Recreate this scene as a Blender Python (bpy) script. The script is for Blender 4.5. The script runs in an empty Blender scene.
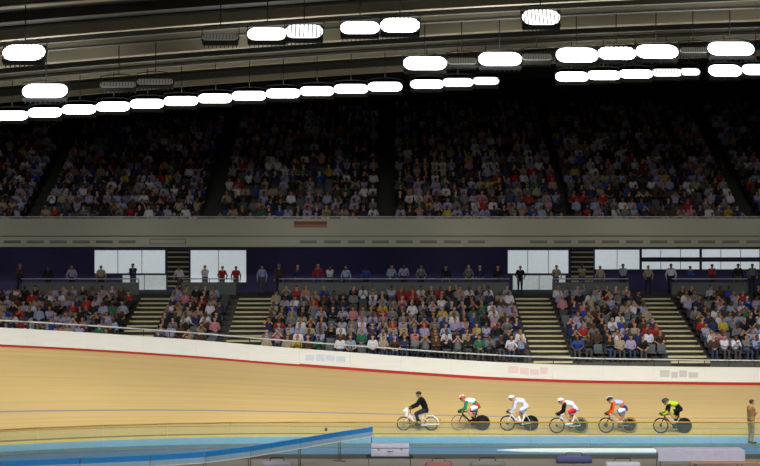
import bpy, bmesh, math, random
import numpy as np
from mathutils import Vector, Matrix

rnd = random.Random(7)
PI = math.pi
SC = bpy.context.scene
COL = SC.collection

# ---------------------------------------------------------------- materials
def lin(c):
    out = []
    for v in c:
        v /= 255.0
        out.append(v / 12.92 if v <= 0.04045 else ((v + 0.055) / 1.055) ** 2.4)
    return (out[0], out[1], out[2], 1.0)

def mat(name, rgb, rough=0.6, metal=0.0, var=0.12, scale=6.0, stretch=(1, 1, 1), spec=0.4):
    m = bpy.data.materials.new(name); m.use_nodes = True
    nt = m.node_tree; N = nt.nodes; L = nt.links
    b = N['Principled BSDF']
    b.inputs['Roughness'].default_value = rough
    b.inputs['Metallic'].default_value = metal
    b.inputs['Specular IOR Level'].default_value = spec
    tc = N.new('ShaderNodeTexCoord'); mp = N.new('ShaderNodeMapping')
    mp.inputs['Scale'].default_value = stretch
    L.new(tc.outputs['Object'], mp.inputs['Vector'])
    nz = N.new('ShaderNodeTexNoise'); nz.inputs['Scale'].default_value = scale
    L.new(mp.outputs['Vector'], nz.inputs['Vector'])
    mx = N.new('ShaderNodeMix'); mx.data_type = 'RGBA'
    c = lin(rgb)
    mx.inputs[6].default_value = tuple(min(1, v * (1 - var)) for v in c[:3]) + (1,)
    mx.inputs[7].default_value = tuple(min(1, v * (1 + var)) for v in c[:3]) + (1,)
    L.new(nz.outputs['Fac'], mx.inputs[0])
    L.new(mx.outputs[2], b.inputs['Base Color'])
    return m

def emit(name, rgb, strength, var=0.06):
    m = mat(name, rgb, 0.3, var=var)
    nt = m.node_tree; b = nt.nodes['Principled BSDF']
    mx = [n for n in nt.nodes if n.type == 'MIX'][0]
    nt.links.new(mx.outputs[2], b.inputs['Emission Color'])
    b.inputs['Emission Strength'].default_value = strength
    return m

def clear_plastic(name):
    m = bpy.data.materials.new(name); m.use_nodes = True
    nt = m.node_tree; N = nt.nodes; L = nt.links
    for n in list(N): N.remove(n)
    out = N.new('ShaderNodeOutputMaterial')
    tr = N.new('ShaderNodeBsdfTransparent'); tr.inputs[0].default_value = (0.88, 0.93, 0.88, 1)
    df = N.new('ShaderNodeBsdfDiffuse'); df.inputs[0].default_value = (0.62, 0.70, 0.62, 1)
    gl = N.new('ShaderNodeBsdfGlossy'); gl.inputs['Roughness'].default_value = 0.05
    nz = N.new('ShaderNodeTexNoise'); nz.inputs['Scale'].default_value = 1.3
    tc = N.new('ShaderNodeTexCoord'); L.new(tc.outputs['Object'], nz.inputs['Vector'])
    mr = N.new('ShaderNodeMapRange'); mr.inputs['To Min'].default_value = 0.03; mr.inputs['To Max'].default_value = 0.08
    L.new(nz.outputs['Fac'], mr.inputs['Value'])
    m1 = N.new('ShaderNodeMixShader'); m2 = N.new('ShaderNodeMixShader'); m2.inputs[0].default_value = 0.03
    L.new(mr.outputs[0], m1.inputs[0]); L.new(tr.outputs[0], m1.inputs[1]); L.new(df.outputs[0], m1.inputs[2])
    L.new(m1.outputs[0], m2.inputs[1]); L.new(gl.outputs[0], m2.inputs[2])
    L.new(m2.outputs[0], out.inputs[0])
    return m

def track_material():
    m = bpy.data.materials.new('pine_boards'); m.use_nodes = True
    nt = m.node_tree; N = nt.nodes; L = nt.links
    b = N['Principled BSDF']; b.inputs['Roughness'].default_value = 0.42; b.inputs['Specular IOR Level'].default_value = 0.25
    uv = N.new('ShaderNodeUVMap'); uv.uv_map = 'UVMap'
    sp = N.new('ShaderNodeSeparateXYZ'); L.new(uv.outputs[0], sp.inputs[0])
    # boards, 43 mm wide, each with a tone of its own along its length
    d = N.new('ShaderNodeMath'); d.operation = 'DIVIDE'; d.inputs[1].default_value = 0.043; L.new(sp.outputs[1], d.inputs[0])
    fl = N.new('ShaderNodeMath'); fl.operation = 'FLOOR'; L.new(d.outputs[0], fl.inputs[0])
    wn = N.new('ShaderNodeTexWhiteNoise'); wn.noise_dimensions = '1D'; L.new(fl.outputs[0], wn.inputs['W'])
    mp = N.new('ShaderNodeMapping'); mp.inputs['Scale'].default_value = (0.12, 5.0, 1); L.new(uv.outputs[0], mp.inputs[0])
    nz = N.new('ShaderNodeTexNoise'); nz.inputs['Scale'].default_value = 1.0; nz.inputs['Detail'].default_value = 4; L.new(mp.outputs[0], nz.inputs['Vector'])
    av = N.new('ShaderNodeMath'); av.operation = 'MULTIPLY_ADD'; av.inputs[1].default_value = 0.3; L.new(wn.outputs['Value'], av.inputs[0])
    h = N.new('ShaderNodeMath'); h.operation = 'MULTIPLY'; h.inputs[1].default_value = 0.7; L.new(nz.outputs['Fac'], h.inputs[0]); L.new(h.outputs[0], av.inputs[2])
    mx = N.new('ShaderNodeMix'); mx.data_type = 'RGBA'
    mx.inputs[6].default_value = lin((184, 156, 99)); mx.inputs[7].default_value = lin((210, 182, 126))
    L.new(av.outputs[0], mx.inputs[0])
    # painted lines
    def line(prev, v0, v1, rgb, op):
        g = N.new('ShaderNodeMath'); g.operation = 'GREATER_THAN'; g.inputs[1].default_value = v0; L.new(sp.outputs[1], g.inputs[0])
        l = N.new('ShaderNodeMath'); l.operation = 'LESS_THAN'; l.inputs[1].default_value = v1; L.new(sp.outputs[1], l.inputs[0])
        q = N.new('ShaderNodeMath'); q.operation = 'MULTIPLY'; L.new(g.outputs[0], q.inputs[0]); L.new(l.outputs[0], q.inputs[1])
        q2 = N.new('ShaderNodeMath'); q2.operation = 'MULTIPLY'; q2.inputs[1].default_value = op; L.new(q.outputs[0], q2.inputs[0])
        k = N.new('ShaderNodeMix'); k.data_type = 'RGBA'; k.inputs[7].default_value = lin(rgb)
        L.new(q2.outputs[0], k.inputs[0]); L.new(prev, k.inputs[6]); return k.outputs[2]
    c = mx.outputs[2]
    c = line(c, -1, 0.16, (215, 186, 92), 0.8)
    c = line(c, 0.20, 0.30, (92, 82, 44), 0.8)
    c = line(c, 0.88, 0.97, (165, 105, 60), 0.65)
    c = line(c, 2.22, 2.33, (120, 128, 140), 0.85)
    L.new(c, b.inputs['Base Color'])
    return m

# ---------------------------------------------------------------- mesh builder
class MB:
    def __init__(self): self.v = []; self.f = []; self.m = []; self.s = []
    def add(self, vs, fs, mi=0, smooth=False):
        o = len(self.v); self.v += [tuple(p) for p in vs]
        for f in fs: self.f.append([i + o for i in f]); self.m.append(mi); self.s.append(smooth)
        return self
    def box(self, a, b, mi=0, M=None):
        x0, y0, z0 = a; x1, y1, z1 = b
        vs = [(x0,y0,z0),(x1,y0,z0),(x1,y1,z0),(x0,y1,z0),(x0,y0,z1),(x1,y0,z1),(x1,y1,z1),(x0,y1,z1)]
        if M is not None: vs = [tuple(M @ Vector(p)) for p in vs]
        return self.add(vs, [(3,2,1,0),(4,5,6,7),(0,1,5,4),(1,2,6,5),(2,3,7,6),(3,0,4,7)], mi)
    def rbox(self, a, b, r=0.02, mi=0, M=None):   # box with bevelled long edges all round
        bm = bmesh.new(); bmesh.ops.create_cube(bm, size=1)
        for v in bm.verts:
            v.co = Vector([(a[i]+b[i])/2 + v.co[i]*(b[i]-a[i]) for i in range(3)])
        bmesh.ops.bevel(bm, geom=bm.edges[:], offset=r, segments=2, affect='EDGES', profile=0.6)
        bm.verts.index_update()
        vs = [tuple((M @ v.co) if M is not None else v.co) for v in bm.verts]
        fs = [[v.index for v in f.verts] for f in bm.faces]; bm.free()
        return self.add(vs, fs, mi, True)
    def cap(self, p0, r0, p1, r1, mi=0, n=12, k=4, sy=1.0):     # tapered capsule
        p0 = Vector(p0); p1 = Vector(p1); d = p1 - p0; L = d.length
        z = d / L if L > 1e-6 else Vector((0,0,1))
        x = z.orthogonal().normalized() if abs(z.y) > 0.98 else (Vector((0,1,0)) - z * z.y).normalized()
        y = z.cross(x)
        rings = [(p0 - z * r0 * math.cos(a), r0 * math.sin(a)) for a in [PI/2*i/k for i in range(k+1)]]
        rings += [(p1 + z * r1 * math.sin(a), r1 * math.cos(a)) for a in [PI/2*i/k for i in range(k+1)]]
        vs = []; fs = []
        for c, r in rings:
            r = max(r, 1e-4)
            for j in range(n):
                t = 2*PI*j/n
                vs.append(c + x*(r*math.cos(t)*sy) + y*(r*math.sin(t)))
        for i in range(len(rings)-1):
            for j in range(n):
                fs.append((i*n+j, i*n+(j+1)%n, (i+1)*n+(j+1)%n, (i+1)*n+j))
        fs.append(tuple(range(n))[::-1]); fs.append(tuple((len(rings)-1)*n+j for j in range(n)))
        return self.add(vs, fs, mi, True)
    def tube(self, pts, r, mi=0, n=8, closed=False, flat=1.0):
        pts = [Vector(p) for p in pts]; m = len(pts); vs = []; fs = []; up = None
        for i, p in enumerate(pts):
            if closed: t = pts[(i+1) % m] - pts[i-1]
            else: t = pts[min(i+1, m-1)] - pts[max(i-1, 0)]
            t.normalize()
            if up is None:
                up = Vector((0,1,0)) if abs(t.y) < 0.9 else Vector((0,0,1))
            u = (up - t*up.dot(t)).normalized(); w = t.cross(u); up = u
            rr = r[i] if isinstance(r, (list, tuple)) else r
            for j in range(n):
                a = 2*PI*j/n; vs.append(p + u*(rr*flat*math.cos(a)) + w*(rr*math.sin(a)))
        for i in range(m if closed else m-1):
            for j in range(n):
                a = i*n; b = ((i+1) % m)*n
                fs.append((a+j, a+(j+1)%n, b+(j+1)%n, b+j))
        if not closed:
            fs.append(tuple(range(n))[::-1]); fs.append(tuple((m-1)*n+j for j in range(n)))
        return self.add(vs, fs, mi, True)
    def lathe_y(self, prof, c, mi=0, n=40, smooth=True):   # profile (radius, y) turned about the y axis through c
        c = Vector(c); m = len(prof); vs = []; fs = []
        for r, y in prof:
            for j in range(n):
                a = 2*PI*j/n; vs.append(c + Vector((r*math.cos(a), y, r*math.sin(a))))
        for i in range(m):
            i2 = (i+1) % m
            for j in range(n): fs.append((i*n+j, i*n+(j+1)%n, i2*n+(j+1)%n, i2*n+j))
        return self.add(vs, fs, mi, smooth)
    def sphere(self, c, r, mi=0, n=14, k=9, M=None, fn=None):
        c = Vector(c); r = Vector(r) if not isinstance(r, (int, float)) else Vector((r, r, r)); vs = []; fs = []
        for i in range(k+1):
            p = PI*i/k
            for j in range(n):
                a = 2*PI*j/n
                q = Vector((math.sin(p)*math.cos(a), math.sin(p)*math.sin(a), math.cos(p)))
                if fn: q = fn(q)
                q = Vector((q.x*r.x, q.y*r.y, q.z*r.z))
                if M is not None: q = M @ q
                vs.append(c + q)
        for i in range(k):
            for j in range(n): fs.append((i*n+j, (i+1)*n+j, (i+1)*n+(j+1)%n, i*n+(j+1)%n))
        return self.add(vs, fs, mi, True)
    def mesh(self, name, mats):
        me = bpy.data.meshes.new(name)
        me.from_pydata([tuple(p) for p in self.v], [], self.f)
        for q in mats: me.materials.append(q)
        me.polygons.foreach_set('material_index', self.m); me.polygons.foreach_set('use_smooth', self.s)
        bm = bmesh.new(); bm.from_mesh(me); bmesh.ops.remove_doubles(bm, verts=bm.verts[:], dist=1e-5)
        bmesh.ops.recalc_face_normals(bm, faces=bm.faces[:]); bm.to_mesh(me); bm.free()
        me.update(); return me
    def build(self, name, mats, parent=None):
        if not isinstance(mats, (list, tuple)): mats = [mats]
        o = bpy.data.objects.new(name, self.mesh(name, mats)); COL.objects.link(o)
        if parent is not None: o.parent = parent
        return o

def tag(o, label, cat, group=None, kind=None):
    o['label'] = label; o['category'] = cat
    if group: o['group'] = group
    if kind: o['kind'] = kind
    return o
def empty(name, loc, rz=0):
    o = bpy.data.objects.new(name, None); COL.objects.link(o); o.location = loc; o.rotation_euler = (0, 0, rz)
    o.empty_display_size = 0.1; return o
def struct(o): o['kind'] = 'structure'; return o
def copy_tree(o, parent=None):
    c = o.copy(); COL.objects.link(c)
    if parent is not None: c.parent = parent
    for ch in list(o.children): copy_tree(ch, c)
    return c

ORD = ['', 'first','second','third','fourth','fifth','sixth','seventh','eighth','ninth','tenth','eleventh','twelfth','thirteenth',
       'fourteenth','fifteenth','sixteenth','seventeenth','eighteenth','nineteenth','twentieth','twenty-first','twenty-second','twenty-third',
       'twenty-fourth','twenty-fifth','twenty-sixth','twenty-seventh','twenty-eighth','twenty-ninth','thirtieth','thirty-first','thirty-second',
       'thirty-third','thirty-fourth','thirty-fifth','thirty-sixth','thirty-seventh','thirty-eighth','thirty-ninth','fortieth']

# ---------------------------------------------------------------- camera
CAMZ, F, HZ = 7.7, 1361.0, 255.0
cam = bpy.data.cameras.new('camera'); co = bpy.data.objects.new('camera', cam); COL.objects.link(co)
cam.sensor_width = 36; cam.lens = F / 760 * 36; cam.clip_end = 400
co.location = (0, 0, CAMZ); co.rotation_euler = (PI/2, 0, 0); cam.shift_y = (HZ - 233) / 760
SC.camera = co
def px(X, Y, z): return 380 + X / Y * F, HZ - (z - CAMZ) / Y * F
def at(x, Y): return (x - 380) / F * Y            # X of a picture column at a depth
def zat(y, Y): return CAMZ - (y - HZ) / F * Y

# ---------------------------------------------------------------- palette
M = {}
def P(k, *a, **kw): M[k] = mat(k, *a, **kw); return M[k]
M['wood'] = track_material()
P('light_blue', (112, 172, 216), 0.55, stretch=(.1, 2, 1), scale=2, var=.08)
P('slate_blue', (80, 120, 148), 0.6, stretch=(.1, 1, 1), scale=2, var=.15)
P('dark_rubber', (66, 66, 58), 0.8)
P('infield_floor', (128, 124, 116), 0.6, scale=1.5)
P('board_white', (232, 232, 224), 0.5, stretch=(.25, 1, 3), scale=3, var=.07)
P('trim_red', (176, 34, 24), 0.5); P('print_blue', (206, 214, 224), .6); P('print_pink', (226, 208, 202), .6); P('print_grey', (200, 200, 194), .6)
P('rail_white', (205, 208, 205), 0.4)
P('rail_yellow', (184, 138, 40), 0.45)
M['clear'] = clear_plastic('scratched_clear_plastic')
P('concrete', (96, 94, 88), 0.9, scale=2)
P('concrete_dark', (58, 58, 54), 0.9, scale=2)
P('nosing', (232, 218, 164), 0.7)
P('fascia', (182, 181, 160), 0.7, scale=.8, stretch=(.2, 1, 1), var=.05)
P('fascia_dark', (70, 70, 62), 0.7)
P('navy_wall', (84, 76, 128), 0.8, scale=.5)
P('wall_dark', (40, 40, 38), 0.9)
P('steel_grey', (110, 112, 110), 0.5, metal=.3)
P('steel_dark', (40, 41, 40), 0.6)
P('balustrade', (92, 98, 94), 0.5)
P('roof_dark', (58, 58, 57), 0.85, stretch=(.05, 1, 1), scale=1.5, var=.35)
P('roof_brown', (96, 90, 74), 0.85, stretch=(.05, 1, 1), scale=1.5, var=.3)
P('roof_black', (22, 22, 21), 0.95)
P('beam_olive', (214, 203, 172), 0.7, stretch=(.1, 1, 1), scale=2, var=.2)
P('beam_grey', (88, 86, 78), 0.7, stretch=(.1, 1, 1), scale=2, var=.25)
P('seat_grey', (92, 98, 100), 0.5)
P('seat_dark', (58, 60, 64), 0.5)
M['lamp_bright'] = emit('lamp_lens_bright', (250, 252, 250), 7.0)
M['lamp_warm'] = emit('lamp_lens_warm', (255, 250, 235), 5.0)
M['lamp_mid'] = emit('lamp_lens_louvred', (240, 242, 240), 2.2)
M['lamp_dim'] = emit('lamp_lens_dim', (150, 150, 140), 0.25)  # lens with a faint glow of its own
M['pane'] = emit('daylit_pane', (215, 226, 230), 0.55, var=.2)
M['pane_soft'] = emit('daylit_door_pane', (198, 208, 208), 0.42, var=.2)
P('black_cloth', (13, 13, 15), 0.85, spec=.2); P('white_paint', (230, 232, 235), 0.35); P('black_paint', (10, 10, 11), 0.5)
P('carbon', (12, 12, 13), 0.5); P('rubber', (12, 12, 12), 0.8); P('alloy', (170, 172, 175), 0.3, metal=.8)
P('spoke', (190, 190, 190), 0.4, metal=.5)
P('skin', (198, 146, 106), 0.55); P('skin_dark', (120, 82, 62), 0.55); P('skin_pale', (222, 175, 150), 0.55)
P('eye', (30, 25, 25), 0.3); P('lip', (150, 80, 75), 0.5)
P('hair_brown', (66, 46, 32), 0.7); P('hair_black', (28, 24, 22), 0.7); P('hair_fair', (160, 130, 84), 0.7); P('hair_grey', (140, 138, 134), 0.7)

# ---------------------------------------------------------------- track
bx = [-60, -28, -22, -15.9, -11.8, -7.5, -5.5, 0, 5.1, 9.4, 16.3, 25, 60]
bb = [44, 39, 35.5, 30.5, 27, 23.4, 21.5, 17.8, 14.8, 13.4, 12.6, 12.2, 12]
def bank(X):
    xs = np.linspace(X - 1.5, X + 1.5, 13); return float(np.mean(np.interp(xs, bx, bb)))
def Yin(X): return 57.8 - 0.0175 * max(0.0, -3 - X) ** 2
WID = 7.0
def tp(X, s, up=0.0):
    b = math.radians(bank(X)); return (X, Yin(X) + s * math.cos(b), s * math.sin(b) + up)
XS = [i * 0.5 for i in range(-58, 61)]
def strip(name, rows, mats, uv=False):       # rows: list of functions X -> point
    b = MB(); n = len(rows)
    vs = [r(X) for X in XS for r in rows]
    fs = [(i*n+j, (i+1)*n+j, (i+1)*n+j+1, i*n+j+1) for i in range(len(XS)-1) for j in range(n-1)]
    b.add(vs, fs, 0, True); return b
me = bpy.data.meshes.new('cycling_track')
SS = [i * 0.25 for i in range(29)]
vs = [tp(X, s) for X in XS for s in SS]; n = len(SS)
fs = [(i*n+j, (i+1)*n+j, (i+1)*n+j+1, i*n+j+1) for i in range(len(XS)-1) for j in range(n-1)]
me.from_pydata(vs, [], fs); me.materials.append(M['wood'])
uvl = me.uv_layers.new(name='UVMap')
for p in me.polygons:
    p.use_smooth = True
    for li in p.loop_indices:
        vi = me.loops[li].vertex_index; uvl.data[li].uv = (XS[vi // n], SS[vi % n])
me.update()
track = bpy.data.objects.new('floor_track', me); COL.objects.link(track); struct(track)
track['label'] = 'banked pine board cycling track with painted lines'

struct(strip('cote', [lambda X: (X, Yin(X) - 2.1, 0), lambda X: (X, Yin(X), 0)], None).build('floor_blue_band', M['light_blue']))
struct(strip('sz', [lambda X: (X, Yin(X) - 5.2, 0), lambda X: (X, Yin(X) - 2.1, 0)], None).build('floor_safety_zone', M['slate_blue']))
struct(strip('rub', [lambda X: (X, Yin(X) - 6.4, 0), lambda X: (X, Yin(X) - 5.2, 0)], None).build('floor_rubber_strip', M['dark_rubber']))  # plain dark grey band between safety zone and infield floor
struct(strip('inf', [lambda X: (X, -6.0, 0), lambda X: (X, Yin(X) - 6.4, 0)], None).build('floor', M['infield_floor']))

# walkway behind the hoarding
FRONT = 66.1
def top(X): return tp(X, WID)
struct(strip('apron', [lambda X: (X, top(X)[1] + .05, top(X)[2] - .02), lambda X: (X, max(top(X)[1] + 1, FRONT), top(X)[2] - .02)], None).build('floor_walkway', M['concrete_dark']))

# white hoarding boards along the top of the track: panels of about 2.4 m
def hoarding(X0, X1, lab):
    t0 = top(X0); root = empty('advertising_board', t0)
    o = Vector(t0); N_ = 6
    def prof(name, m, y0, y1, z0, z1, gap=0.0):
        b = MB(); q = [X0 + (X1 - gap - X0) * i / N_ for i in range(N_+1)]
        for i in range(N_):
            a = Vector(top(q[i])) - o; c = Vector(top(q[i+1])) - o
            vs = [a+Vector((0,y0,z0)), c+Vector((0,y0,z0)), c+Vector((0,y1,z0)), a+Vector((0,y1,z0)), a+Vector((0,y0,z1)), c+Vector((0,y0,z1)), c+Vector((0,y1,z1)), a+Vector((0,y1,z1))]
            b.add(vs, [(3,2,1,0),(4,5,6,7),(0,1,5,4),(2,3,7,6)] + ([(3,0,4,7)] if i == 0 else []) + ([(1,2,6,5)] if i == N_-1 else []))
        return b.build(name, m, root)
    prof('kick_strip', M['trim_red'], -.01, .10, -.03, .095 if X0 < -4 else .13)['label'] = 'red kick strip'
    prof('panel', M['board_white'], .0, .08, .096 if X0 < -4 else .131, .84, 0.006)
    a = Vector(top(X0)) - o; c = Vector(top(X1)) - o
    mid = px(*top((X0+X1)/2))[0]
    for lo, hi, key in ((285, 350, 'print_blue'), (500, 570, 'print_pink'), (630, 705, 'print_grey')):
        if lo < mid < hi:
            b = MB(); q = .12; rr = random.Random(int(mid))
            while q < .86:
                w_ = rr.uniform(.12, .2); h0 = rr.uniform(.3, .36); h1 = h0 + rr.uniform(.26, .34)
                e = a + (c-a)*q; g = a + (c-a)*min(.9, q+w_)
                b.add([e+Vector((0,-.004,h0)), g+Vector((0,-.004,h0)), g+Vector((0,-.004,h1)), e+Vector((0,-.004,h1)), e+Vector((0,.01,h0)), g+Vector((0,.01,h0)), g+Vector((0,.01,h1)), e+Vector((0,.01,h1))], [(0,1,2,3),(7,6,5,4),(0,4,5,1),(1,5,6,2),(2,6,7,3),(3,7,4,0)])
                q += w_ + rr.uniform(.015, .04)
            b.build('printed_band', M[key], root)
    MB().tube([a + (c-a)*k/4 + Vector((0, .12, 1.16)) for k in range(5)], .035, n=8).build('rail', M['rail_white'], root)
    MB().tube([a + Vector((.04, .12, .3)), a + Vector((.04, .12, 1.16))], .022).build('post', M['steel_dark'], root)
    MB().tube([(a+c)/2 + Vector((0, .12, .3)), (a+c)/2 + Vector((0, .12, 1.16))], .022).build('post', M['steel_dark'], root)
    tag(root, lab, 'hoarding', 'white hoarding around the track top')
hb = [-23 + 2.4*i for i in range(20)]
for i, X in enumerate(hb):
    p0 = px(*top(X+2.4))[0]; p1 = px(*top(X))[0]
    if p0 < 0 or p1 > 760: lab = 'white hoarding panel beyond the picture edge, %s end' % ('left' if X < 0 else 'right')
vis = [X for X in hb if px(*top(X+2.4))[0] > 2 and px(*top(X))[0] < 758]
for X in hb:
    if X in vis: lab = 'white hoarding panel with red foot and rail, %s from left along track top' % ORD[vis.index(X)+1]
    else: continue
    hoarding(X, X+2.4, lab)

# ---------------------------------------------------------------- clear safety fence along the infield
def fence_panel(X0, X1, lab):
    off = 3.5
    a = Vector((X0, Yin(X0) - off, 0)); c = Vector((X1, Yin(X1) - off, 0)); d = c - a
    ang = math.atan2(d.y, d.x); L = d.length; root = empty('fence_panel', a, ang)
    MB().box((.004, -.006, .06), (L-.004, .006, 1.0)).build('clear_sheet', M['clear'], root)
    MB().tube([(0,0,1.03), (L*.5,0,1.03), (L,0,1.03)], .026, n=8).build('top_rail', M['rail_yellow'], root)
    MB().box((0, -.012, .02), (L, .012, .06)).build('bottom_rail', M['alloy'], root)
    p = MB().tube([(.012,0.022,0), (.012,0.022,1.0)], .006); p.box((-.02,-.02,0), (.04,.08,.012)); p.build('post', M['alloy'], root)
    tag(root, lab, 'fence', 'clear fence beside the track')
fx = [-20.4 + 2.4*i for i in range(18)]
fvis = [X for X in fx if px(X+2.4, Yin(X+2.4)-3.5, 1)[0] > 2 and px(X, Yin(X)-3.5, 1)[0] < 758]
for X in fvis:
    fence_panel(X, X+2.4, 'clear plastic fence panel with yellow rail, %s from left beside blue band' % ORD[fvis.index(X)+1])

# ---------------------------------------------------------------- lower stand
NROW, TR, RI, Z0 = 12, 0.8, 0.25, 2.5
XW = 36
def rowY(i): return 66.5 + TR * i
def rowZ(i): return Z0 + RI * i
b = MB()
SW = 1.9
stairX = [(p - 380) / F * 71.5 for p in (147, 250, 540, 667)]
edges = [-XW] + [e for x in stairX for e in (x - SW/2, x + SW/2)] + [XW]
for k in range(0, len(edges), 2):
    b = MB()
    for i in range(NROW): b.box((edges[k], rowY(i) - .4, 0), (edges[k+1], rowY(i) + .4, rowZ(i)))
    struct(b.build('floor_lower_terrace', M['concrete']))
CY = rowY(NROW) - .4; CZ = 5.45
struct(MB().box((-XW, CY, 0), (XW, 85.5, CZ)).build('floor_concourse', M['concrete_dark']))

stair_px = [(147, 'leftmost staircase'), (250, 'second staircase'), (540, 'third staircase'), (667, 'rightmost staircase')]
for (p, nm), X in zip(stair_px, stairX):
    root = empty('staircase', (X, 66.1, Z0))
    NS = 14; td = .8*NROW/NS; rs = RI*NROW/NS
    for i in range(NS):
        y0 = td*i; z0 = rs*i + .02
        st = MB().box((-SW/2 + .005, y0, z0 - rs - .6), (SW/2 - .005, td*(i+1) - .002 if i < NS-1 else td*NS - .01, z0)).build('step', M['concrete_dark'], root)
        MB().box((-SW/2 + .005, y0 - .02, z0 - .07), (SW/2 - .005, y0 + .26, z0 + .012)).build('nosing', M['nosing'], st)
    tag(root, 'concrete staircase with pale step edges through lower stand, ' + {'leftmost staircase': 'leftmost of four', 'second staircase': 'second of four from left', 'third staircase': 'third of four from left', 'rightmost staircase': 'rightmost of four'}[nm], 'staircase', 'stairs through the lower stand')

def tap(f):   # stair-free test
    return all(abs(f - sx) > SW/2 + .22 for sx in stairX)

# balustrade at the back of the lower rows: one panel per bay
bal = [-26, -20] + [stairX[0]-1.2, stairX[0]+1.2, stairX[1]-1.2, stairX[1]+1.2, -2, 3, stairX[2]-1.2, stairX[2]+1.2, stairX[3]-1.2, stairX[3]+1.2, 20.5, 26]
spans = [(bal[1], bal[2]), (bal[3], bal[4]), (bal[5], bal[6]), (bal[6], bal[7]), (bal[7], bal[8]), (bal[9], bal[10]), (bal[11], bal[12])]
for i, (a, c) in enumerate(spans):
    root = empty('balustrade', (a, CY + .25, CZ)); L = c - a
    MB().box((0, -.02, .02), (L, .02, .72)).build('infill_panel', M['balustrade'], root)
    MB().tube([(0,0,.92), (L/2,0,.92), (L,0,.92)], .03).build('handrail', M['rail_white'], root)
    k = max(2, int(L / 1.8))
    for j in range(k + 1):
        MB().tube([(.03 + (L-.06)*j/k, .03, 0), (.03 + (L-.06)*j/k, .03, .92)], .02).build('post', M['steel_dark'], root)
    tag(root, 'grey balustrade with pale handrail behind lower seats, %s from left' % ORD[i+1], 'balustrade', 'balustrades at the back of the lower stand')

# ---------------------------------------------------------------- concourse back wall, windows, soffit, fascia
BW = 84.5
wall = MB()
wins = [  # px x0,x1,y0,y1, soft
    (94, 166, 249.5, 274, 0), (122, 167, 274.4, 290.5, 1), (190, 247, 249.5, 283, 0),
    (507, 569, 249.5, 274, 0), (512, 566, 274.6, 290.5, 1), (594, 640, 249, 270, 0),
    (641, 700, 248.2, 258, 0), (701, 760, 248.2, 258, 0), (761, 820, 248.2, 258, 0), (641, 700, 261, 270, 0), (701, 760, 261, 270, 0), (761, 820, 261, 270, 0)]
struct(MB().box((-XW, BW, CZ), (XW, BW+.5, 8.3)).build('wall_concourse', M['navy_wall']))
for i, (x0, x1, y0, y1, soft) in enumerate(wins):
    X0, X1, Za, Zb = at(x0, BW), at(x1, BW), zat(y1, BW), zat(y0, BW)
    Zb = min(Zb, 8.1)
    root = empty('window_%d' % (i+1), ((X0+X1)/2, BW - .06, Za)); struct(root); W = X1 - X0; H = Zb - Za
    MB().box((-W/2+.05, .02, .05), (W/2-.05, .04, H-.05)).build('pane', M['pane_soft' if soft else 'pane'], root)
    f = MB(); t = .05
    f.box((-W/2, 0, 0), (W/2, .06, t)).box((-W/2, 0, H-t), (W/2, .06, H)).box((-W/2, 0, t), (-W/2+t, .06, H-t)).box((W/2-t, 0, t), (W/2, .06, H-t))
    f.build('frame', M['steel_grey'], root)
    for k in range(1, max(2, int(W/1.2))):
        q = -W/2 + W*k/max(2, int(W/1.2)); MB().box((q-.018, 0, t), (q+.018, .06, H-t)).build('mullion', M['steel_grey'], root)
for i, (x0, x1, lab) in enumerate([(168, 189, 'left'), (571, 593, 'right')]):
    X0, X1 = at(x0, BW), at(x1, BW); root = empty('wall_vent', ((X0+X1)/2, BW - .02, 5.6)); W = X1 - X0
    MB().box((-W/2, -.02, 0), (W/2, .0, 2.45)).build('backing', M['steel_dark'], root)
    for k in range(8):
        MB().box((-W/2, -.12, .12 + k*.3), (W/2, -.02, .22 + k*.3)).build('slat', M['beam_olive'], root)
    tag(root, 'dark louvred wall vent between the %s pair of bright windows' % lab, 'vent', 'louvred vents on the concourse wall')
FY = 74.0
struct(MB().box((-XW, FY, 8.12), (XW, BW+.5, 8.35)).build('ceiling_concourse', M['wall_dark']))
fz0, fz1 = zat(247, FY), zat(218.5, FY)
fa = MB().box((-XW, FY-.05, fz0), (XW, FY+.2, fz1)); fa.build('wall_balcony_front', M['fascia']); struct(bpy.data.objects['wall_balcony_front'])
struct(MB().box((-XW, FY-.11, zat(236.5, FY)), (XW, FY-.05, zat(235.8, FY))).build('trim_1', M['fascia_dark']))
struct(MB().tube([(-XW,FY,fz1+.09), (0,FY,fz1+.09), (XW,FY,fz1+.09)], .035).build('trim_2', M['rail_white']))
struct(MB().box((-XW, FY-.1, fz0-.06), (XW, FY+.25, fz0+.005)).build('trim_3', M['wall_dark']))
# dark grilles along the balcony front, a pale sign, a red banner
gx = [4 + 23*i for i in range(6)] + [300 + 24*i for i in range(8)] + [530 + 24*i for i in range(10)]
for i, x in enumerate(gx):
    X0, X1 = at(x, FY), at(x+17, FY); root = empty('balcony_vent', ((X0+X1)/2, FY-.05, zat(243.2, FY))); W = X1-X0
    MB().box((-W/2, -.02, 0), (W/2, .0, .14)).build('backing', M['fascia_dark'], root)
    for k in range(2): MB().box((-W/2, -.04, .03+.06*k), (W/2, -.02, .05+.06*k)).build('slat', M['fascia'], root)
    tag(root, 'small dark slotted vent low on grey balcony front, %s from left' % ORD[i+1], 'vent', 'slotted vents along the balcony front')
X0, X1 = at(150, FY), at(186, FY); root = empty('wall_sign', ((X0+X1)/2, FY-.05, zat(244.3, FY)))
MB().box((-(X1-X0)/2, -.05, 0), ((X1-X0)/2, 0, .3)).build('sign_box', M['steel_grey'], root)
MB().box((-(X1-X0)/2+.04, -.06, .04), ((X1-X0)/2-.04, -.05, .26)).build('sign_face', mat('sign_face', (176, 176, 158), .5), root)
tag(root, 'pale rectangular sign low on the grey balcony front', 'sign')
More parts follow.
